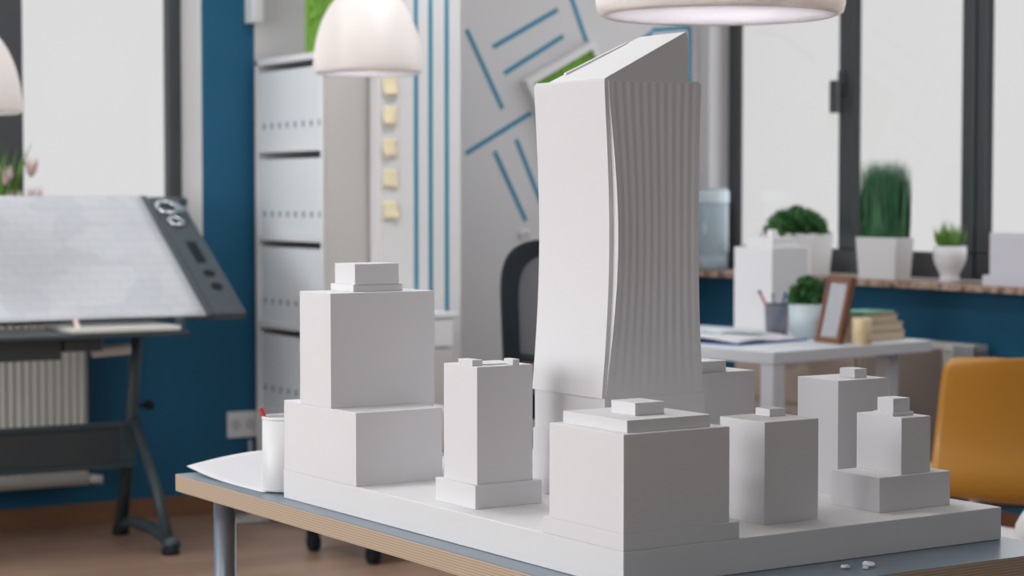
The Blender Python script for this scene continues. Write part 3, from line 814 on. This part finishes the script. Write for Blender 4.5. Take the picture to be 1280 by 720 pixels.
cyl('gas_column', (0, .25, .09), (0, .25, .44), .024, 'black', t)
for k in range(5):
    a = k*2*pi/5+.3
    bm = bmesh.new(); tube(bm, [(0, .25, .11), (.16*cos(a), .25+.16*sin(a), .095), (.29*cos(a), .25+.29*sin(a), .075)], [.024, .02, .014], 8); bl = obj('base_leg', bm, 'black', t, smooth=True)
    x, y = .29*cos(a), .25+.29*sin(a)
    bm = bmesh.new(); tube(bm, [(x-.012*sin(a), y+.012*cos(a), .03), (x+.012*sin(a), y-.012*cos(a), .03)], .03, 16); tube(bm, [(x, y, .03), (x, y, .08)], .008, 8); obj('caster', bm, 'black', bl)

# ------------------------------------------------------------------ desk and what stands on it
RD = radians(10.8); DX, DY = 3.725, 4.775
def dk(u, v): return (DX+u*cos(RD)-v*sin(RD), DY+u*sin(RD)+v*cos(RD))
t = thing('desk', 'pale white office desk with straight legs beside the windows', 'desk', (DX, DY, 0), RD)
bx('desktop', (0, .76, 0, 1.02, .702, .74), 'desk', t, .003)
for (x, y) in ((.03, .03), (.66, .10), (.03, .99), (.72, .99)):
    lg = bx('leg', (x-.026, x+.026, y-.026, y+.026, .01, .702), 'desk', t, .003)
    bx('foot', (x-.02, x+.02, y-.02, y+.02, 0, .011), 'darkplastic', lg)

t = thing('drawer_cabinet', 'taupe drawer cabinet under the far side of the desk', 'cabinet', (4.60, 5.42, 0), 0)
bx('carcass', (0, .38, 0, .70, .04, .66), 'taupe', t, .003)
for k in range(3):
    d = bx('drawer', (-.016, .0, .01, .69, .06+k*.2, .25+k*.2), 'taupe', t, .002)
    cyl('handle', (-.03, .33, .21+k*.2), (-.03, .45, .21+k*.2), .005, 'darkplastic', d, 8)
bx('plinth', (.02, .36, .02, .68, 0, .04), 'dark', t)

# papers and clipboard
x, y = 3.99, 5.17
t = thing('notebook', 'open stack of white papers with a blue cover on the desk', 'notebook', (3.90, 5.06, .74), RD+.05)
bx('cover', (-.12, .22, -.01, .40, .0005, .006), 'bluepen', t, .001)
bm = bmesh.new(); grid(bm, lambda u, v: (-.115+.33*u, .0+.385*v, .0075+.012*sin(pi*v)+.006*sin(u*6)), 12, 12)
obj('pages', bm, 'paper', t, smooth=True, solid=.004)
bm = bmesh.new(); grid(bm, lambda u, v: (-.06+.22*u, .12+.2*v, .0215+.006*sin(pi*v)+.006*sin(u*6)), 8, 8)
tag(obj('loose_page', bm, 'palepot', smooth=True, solid=.001), 'pale blue loose page lying on the white papers', 'paper').location = (3.90, 5.06, .745)
bpy.data.objects['loose_page'].rotation_euler = (0, 0, RD)

# pen holder
t = thing('pen_holder', 'grey wire mesh pen holder on the desk beside the white model', 'pen holder', (4.212, 5.385, .7402))
bm = bmesh.new(); lathe(bm, [(0, .001), (.036, .001), (.040, .1)], seg=28); obj('mesh_cup', bm, 'cupmesh', t, smooth=True)
bm = bmesh.new(); lathe(bm, [(.0385, .097), (.0415, .099), (.0415, .103), (.0385, .103), (.0385, .097)], seg=28); obj('holder_rim', bm, 'darkplastic', t, smooth=True)
bm = bmesh.new(); lathe(bm, [(.035, 0), (.038, 0), (.038, .006), (.035, .006), (.035, 0)], seg=28); obj('holder_base', bm, 'darkplastic', t, smooth=True)
for k, (p, q, m_, lb) in enumerate((((.01, 0, .006), (-.052, .02, .135), 'red', 'dark red pencil leaning left in the mesh pen holder'), ((-.005, 0, .006), (.040, -.025, .132), 'bluepen', 'blue pen leaning right in the mesh pen holder'),
                                   ((0, .01, .006), (-.005, .012, .125), 'cupmesh', 'grey pen standing upright in the mesh pen holder'), ((-.01, -.01, .006), (.030, -.005, .128), 'bluepen', 'second blue pen standing behind the right-leaning one'))):
    pn = thing('pen', lb, 'pen', (4.212, 5.385, .741), 0, 'pens in the mesh holder')
    bm = bmesh.new(); tube(bm, [p, q], .0045, 8); obj('barrel', bm, m_, pn)
    bm = bmesh.new(); q_ = Vector(q); d_ = (q_-Vector(p)).normalized(); tube(bm, [q_, q_+d_*.012], .005, 8); obj('cap', bm, 'dark' if k == 0 else m_, pn)

# foliage helpers
def bush(parent, cx_, cy_, z0, rx, ry, h, n, m_, w=.012, L=.035, name='foliage'):
    bm = bmesh.new()
    for k in range(n):
        a = random.uniform(0, 2*pi); e = random.uniform(-.05, pi/2); r = random.uniform(.55, 1)
        p = Vector((cx_+rx*r*cos(a)*cos(e), cy_+ry*r*sin(a)*cos(e), z0+h*r*max(0, sin(e))))
        d = Vector((cos(a)*cos(e)+random.uniform(-.5, .5), sin(a)*cos(e)+random.uniform(-.5, .5), sin(e)+random.uniform(-.2, .7))).normalized()
        leafblade(bm, p-d*L*.5, p+d*L*.5, w, (0, 0, .004), 3)
    for k in range(n//12):
        a = random.uniform(0, 2*pi); r = random.uniform(.2, .9)
        tube(bm, [(cx_, cy_, z0-.02), (cx_+rx*r*cos(a), cy_+ry*r*sin(a), z0+h*.8*sqrt(1-r*r))], .0012, 4)
    return obj(name, bm, m_, parent)

def grass(parent, x0, x1, y0, y1, z0, h, n, m_, w=.006, splay=.02, name='grass_blades'):
    bm = bmesh.new()
    for k in range(n):
        x, y = random.uniform(x0, x1), random.uniform(y0, y1)
        hh = h*random.uniform(.82, 1.02)
        leafblade(bm, (x, y, z0), (x+random.uniform(-splay, splay), y+random.uniform(-splay, splay), z0+hh), w, (random.uniform(-.006, .006), random.uniform(-.006, .006), 0), 4)
    return obj(name, bm, m_, parent)

t = thing('potted_plant', 'small round green plant in a pale blue-grey pot on the desk', 'potted plant', (4.185, 5.19, .7402))
bm = bmesh.new(); lathe(bm, [(0, 0), (.047, 0), (.062, .112), (.058, .112), (.055, .1), (0, .1)], seg=32); obj('pot', bm, 'palepot', t, smooth=True)
bush(t, 0, 0, .108, .07, .07, .09, 900, 'leaf_dark', .009, .026)

t = thing('photo_frame', 'leaning brown wooden photo frame on the desk before the books', 'photo frame', (4.09, 4.98, .7402), radians(-97))
fr = thing  # local: x across, y thickness, z height
bm = bmesh.new(); R_ = Matrix.Rotation(radians(-13), 3, 'X')
def leaned(bm, x0, x1, z0, z1, y0, y1):
    for v_ in box(bm, x0, x1, y0, y1, z0, z1): v_.co = R_ @ v_.co
leaned(bm, -.068, -.05, 0, .215, 0, .02); leaned(bm, .05, .068, 0, .215, 0, .02); leaned(bm, -.05, .05, 0, .020, 0, .02); leaned(bm, -.05, .05, .195, .215, 0, .02)
obj('frame', bm, 'framewood', t, .002)
bm = bmesh.new(); leaned(bm, -.051, .051, .019, .196, .006, .012); obj('photo', bm, 'photo', t)
bm = bmesh.new(); leaned(bm, -.064, .064, .005, .21, .0205, .024); obj('back_board', bm, 'dark', t)

# stack of books
bz = .7402
books = [((0, .205, 0, .15), .030, 'kraft', 'thick kraft-covered book at the bottom of the desk stack'), ((.004, .200, .004, .146), .028, 'kraft', 'kraft-covered book in the middle of the desk stack'),
         ((.0, .175, .006, .14), .024, 'kraft', 'smaller kraft-covered book under the green one'), ((.012, .165, .01, .138), .010, 'greenbook', 'thin green-covered book on top of the desk stack')]
for dims, h, m_, lb in books:
    t = thing('book', lb, 'book', (4.222, 4.955, bz), radians(9), 'books stacked on the desk')
    x0, x1, y0, y1 = dims
    bm = bmesh.new(); box(bm, x0, x1, y0, y1, 0, .0025); box(bm, x0, x1, y0, y1, h-.0025, h); box(bm, x0, x0+.003, y0, y1, .0025, h-.0025); obj('cover', bm, m_, t, .0006)
    bx('pages', (x0+.003, x1-.004, y0+.003, y1-.003, .0025, h-.0025), 'pages', t)
    bz += h+.0003
t = thing('candle', 'short cream pillar candle in front of the stacked books', 'candle', (4.158, 4.89, .7402))
bm = bmesh.new(); lathe(bm, [(0, 0), (.029, 0), (.031, .003), (.031, .078), (.028, .082), (0, .079)], seg=28); obj('wax', bm, 'candle', t, smooth=True)
cyl('wick', (0, 0, .078), (0, 0, .088), .001, 'black', t, 6)

# white model tower on the desk
t = thing('desk_model', 'tall white model block with a stepped top standing on the desk', 'model building', (4.262, 5.475, .7402), radians(5))
def mbw(n_, d_): return bx(n_, d_, 'model', t, .001)
mbw('tower_block', (0, .165, 0, .19, 0, .285)); mbw('roof_slab', (.03, .150, .03, .16, .285, .318)); mbw('roof_peak', (.075, .1, .08, .105, .318, .345))

t = thing('wall_note', 'small lime green paper tag low on the blue wall under the sill', 'paper tag', (5.199, 6.80, .70))
bm = bmesh.new(); grid(bm, lambda u, v: (-.001-.006*(1-v)**2, (u-.5)*.03, (v-.5)*.035), 4, 4); obj('tag_sheet', bm, 'limegreen', t, solid=.0006)

# ------------------------------------------------------------------ things on the window sill
SZ = .8872
# water bottle
t = thing('water_bottle', 'large clear blue water bottle standing on the sill behind the tower', 'water bottle', (5.135, 7.03, SZ))
bm = bmesh.new(); lathe(bm, [(0, 0), (.075, 0), (.082, .01), (.082, .05), (.078, .06), (.082, .07), (.082, .27), (.078, .278), (.082, .286), (.082, .335), (.078, .345), (0, .347)], seg=40); obj('bottle_body', bm, 'jug', t, smooth=True)
bm = bmesh.new(); lathe(bm, [(.0835, .285), (.0845, .29), (.0845, .33), (.0835, .335), (.0835, .285)], seg=40); obj('band', bm, 'palepot', t, smooth=True)

def frustum_planter(t, hx, hy, hz, taper, m_='ceramic'):
    bm = bmesh.new()
    def ring(sx, sy, z): return [bm.verts.new(p) for p in ((-sx, -sy, z), (sx, -sy, z), (sx, sy, z), (-sx, sy, z))]
    R0 = ring(hx*taper, hy*taper, 0); R1 = ring(hx, hy, hz); R2 = ring(hx-.006, hy-.006, hz); R3 = ring(hx-.008, hy-.008, hz-.02)
    bm.faces.new(R0[::-1])
    for A, B in ((R0, R1), (R1, R2), (R2, R3)):
        for k in range(4): bm.faces.new((A[k], A[(k+1) % 4], B[(k+1) % 4], B[k]))
    bm.faces.new(R3)
    obj('planter', bm, m_, t, .002)
    bx('soil', (-hx+.01, hx-.01, -hy+.01, hy-.01, hz-.022, hz-.014), 'soil', t)

t = thing('planter_bush', 'bushy dark green plant in a wide white planter on the sill', 'potted plant', (5.125, 6.43, SZ), 0)
frustum_planter(t, .055, .17, .165, .88); bush(t, 0, 0, .16, .075, .19, .105, 1200, 'leaf_dark', .014, .035)
t = thing('planter_grass', 'tall upright green grass in a tapered white planter on the sill', 'potted plant', (5.125, 5.90, SZ), 0)
frustum_planter(t, .045, .115, .157, .88); grass(t, -.038, .038, -.105, .105, .14, .315, 1000, 'leaf_grass', .006, .014)
t = thing('succulent_pot', 'small spiky light green plant in a white footed pot on the sill', 'potted plant', (5.125, 5.545, SZ))
bm = bmesh.new(); lathe(bm, [(0, 0), (.038, 0), (.036, .012), (.034, .03), (.045, .05), (.056, .075), (.060, .10), (.060, .132), (.056, .132), (.054, .12), (0, .12)], seg=32); obj('pot', bm, 'ceramic', t, smooth=True)
bm = bmesh.new()
for k in range(110):
    a = random.uniform(0, 2*pi); r = random.uniform(.01, .06); h = random.uniform(.05, .10)*(1.15-r*6)
    leafblade(bm, (.02*cos(a), .02*sin(a), .118), (r*1.1*cos(a), r*1.1*sin(a), .13+max(.02, h)), .011, (.008*cos(a), .008*sin(a), 0), 4)
obj('spiky_leaves', bm, 'leaf_light', t)
t = thing('sill_model', 'pale grey model block with a low plinth at the right end of the sill', 'model building', (5.07, 5.07, SZ))
bx('plinth', (0, .16, 0, .25, 0, .035), 'lavender', t, .001); bx('block', (.01, .15, .0, .225, .035, .185), 'lavender', t, .001)

# ------------------------------------------------------------------ orange chair
t = thing('shell_chair', 'orange ochre plastic shell chair at the right edge behind the table', 'chair', (3.83, 3.82, 0), -radians(30.6)+radians(-8))
prof = [(-.050, .785), (-.040, .757), (-.012, .68), (.006, .60), (.008, .535), (-.008, .475), (.004, .428), (.045, .400), (.12, .395), (.25, .41), (.36, .43), (.415, .425), (.43, .395)]
def P_at(v):
    f = v*(len(prof)-1); i = min(len(prof)-2, int(f)); tt = f-i
    p0 = prof[max(i-1, 0)]; p1 = prof[i]; p2 = prof[i+1]; p3 = prof[min(i+2, len(prof)-1)]
    h = lambda a, b, c_, d: .5*((2*b)+(-a+c_)*tt+(2*a-5*b+4*c_-d)*tt*tt+(-a+3*b-3*c_+d)*tt**3)
    return h(p0[0], p1[0], p2[0], p3[0]), h(p0[1], p1[1], p2[1], p3[1])
bm = bmesh.new()
def shell(u, v):
    yy, zz = P_at(v)
    s_ = 2*u-1
    w = .228+.034*min(1, v/.4)-.012*max(0, v-.45)
    if v < .12: w *= 1-.22*((.12-v)/.12)**3
    back = max(0, 1-v/.55)
    return (s_*w, yy+.045*s_*s_*back*(v < 1), zz+.028*s_*s_*max(0, min(1, (v-.4)/.2)) - (.012*s_**6 if v < .02 else 0))
grid(bm, shell, 28, 48)
o = obj('seat_shell', bm, 'orange', t, smooth=True, solid=.007)
bx('seat_mount', (-.10, .10, .10, .32, .375, .392), 'dark', t, .003)
for (x0, y0, x1, y1) in ((-.12, .10, -.20, -.03), (.10, .10, .20, -.03), (-.12, .32, -.20, .42), (.12, .32, .20, .42)):
    bm = bmesh.new(); tube(bm, [(x0, y0, .385), (x1, y1, 0)], [.014, .011], 12); obj('leg', bm, 'ceramic', t, smooth=True)

# white shell chair entering the frame at the right
t = thing('white_chair', 'white plastic chair, only its back edge showing at the right border', 'chair', (3.168, 2.88, 0), -radians(30.6))
bm = bmesh.new()
def wsh(u, v):
    s_ = 2*u-1
    if v < .6:
        k = v/.6; zz = .735-.29*k; yy = .02*k; w = .09+.14*min(1, k*1.3)
    else:
        k = (v-.6)/.4; zz = .445-.02*sin(pi*k); yy = .02+.40*k; w = .22-.02*k
    return (s_*w, yy+.035*s_*s_, zz+.02*s_*s_)
grid(bm, wsh, 16, 30); obj('seat_shell', bm, 'ceramic', t, smooth=True, solid=.008)
for (x0, y0, x1, y1) in ((-.12, .08, -.2, 0), (.12, .08, .2, 0), (-.12, .34, -.2, .42), (.12, .34, .2, .42)):
    bm = bmesh.new(); tube(bm, [(x0, y0, .435), (x1, y1, 0)], .012, 10); obj('leg', bm, 'chrome', t, smooth=True)

# ------------------------------------------------------------------ light
def area(name, loc, rot, sx, sy, power, col=(1, 1, 1)):
    l = bpy.data.lights.new(name, 'AREA'); l.shape = 'RECTANGLE'; l.size = sx; l.size_y = sy; l.energy = power; l.color = col
    o = bpy.data.objects.new(name, l); COL.objects.link(o); o.location = loc; o.rotation_euler = rot
    return o
for k, (y, p) in enumerate(((-.7, 5), (1.9, 34), (4.5, 100))):
    area('daylight_left_window', (XL+.02, y, 1.7), (0, -pi/2, 0), 1.9, 2.1, p, (.965, .985, 1))
for y0, y1 in wins[:3]:
    area('daylight_right_window', (5.27, (y0+y1)/2, 1.75), (0, pi/2, 0), 1.6, 1.4, 7, (.92, .97, 1))
area('daylight_back_window', (2.05, 7.17, 1.8), (-pi/2, 0, 0), 1.5, 1.5, 8, (.95, .98, 1))

w = bpy.data.worlds.new('overcast_sky'); scene.world = w; w.use_nodes = True
bg = w.node_tree.nodes['Background']; bg.inputs[0].default_value = (1, .99, .99, 1); bg.inputs[1].default_value = .78

# ------------------------------------------------------------------ camera
F = 2550.
cam = bpy.data.cameras.new('camera'); co = bpy.data.objects.new('camera', cam); COL.objects.link(co)
cam.sensor_width = 36; cam.lens = F*36/1280; cam.clip_start = .05; cam.clip_end = 60
co.location = (0, 0, 1.2)
pitch = atan(115/F); yaw = atan(1510/F)
co.rotation_euler = (pi/2-pitch, 0, -yaw)
cam.dof.use_dof = True; cam.dof.focus_distance = 2.62; cam.dof.aperture_fstop = 7.0
scene.camera = co
vs_ = scene.view_settings; vs_.view_transform = 'Standard'; vs_.look = 'None'; vs_.gamma = 1; vs_.exposure = 0; vs_.use_curve_mapping = False
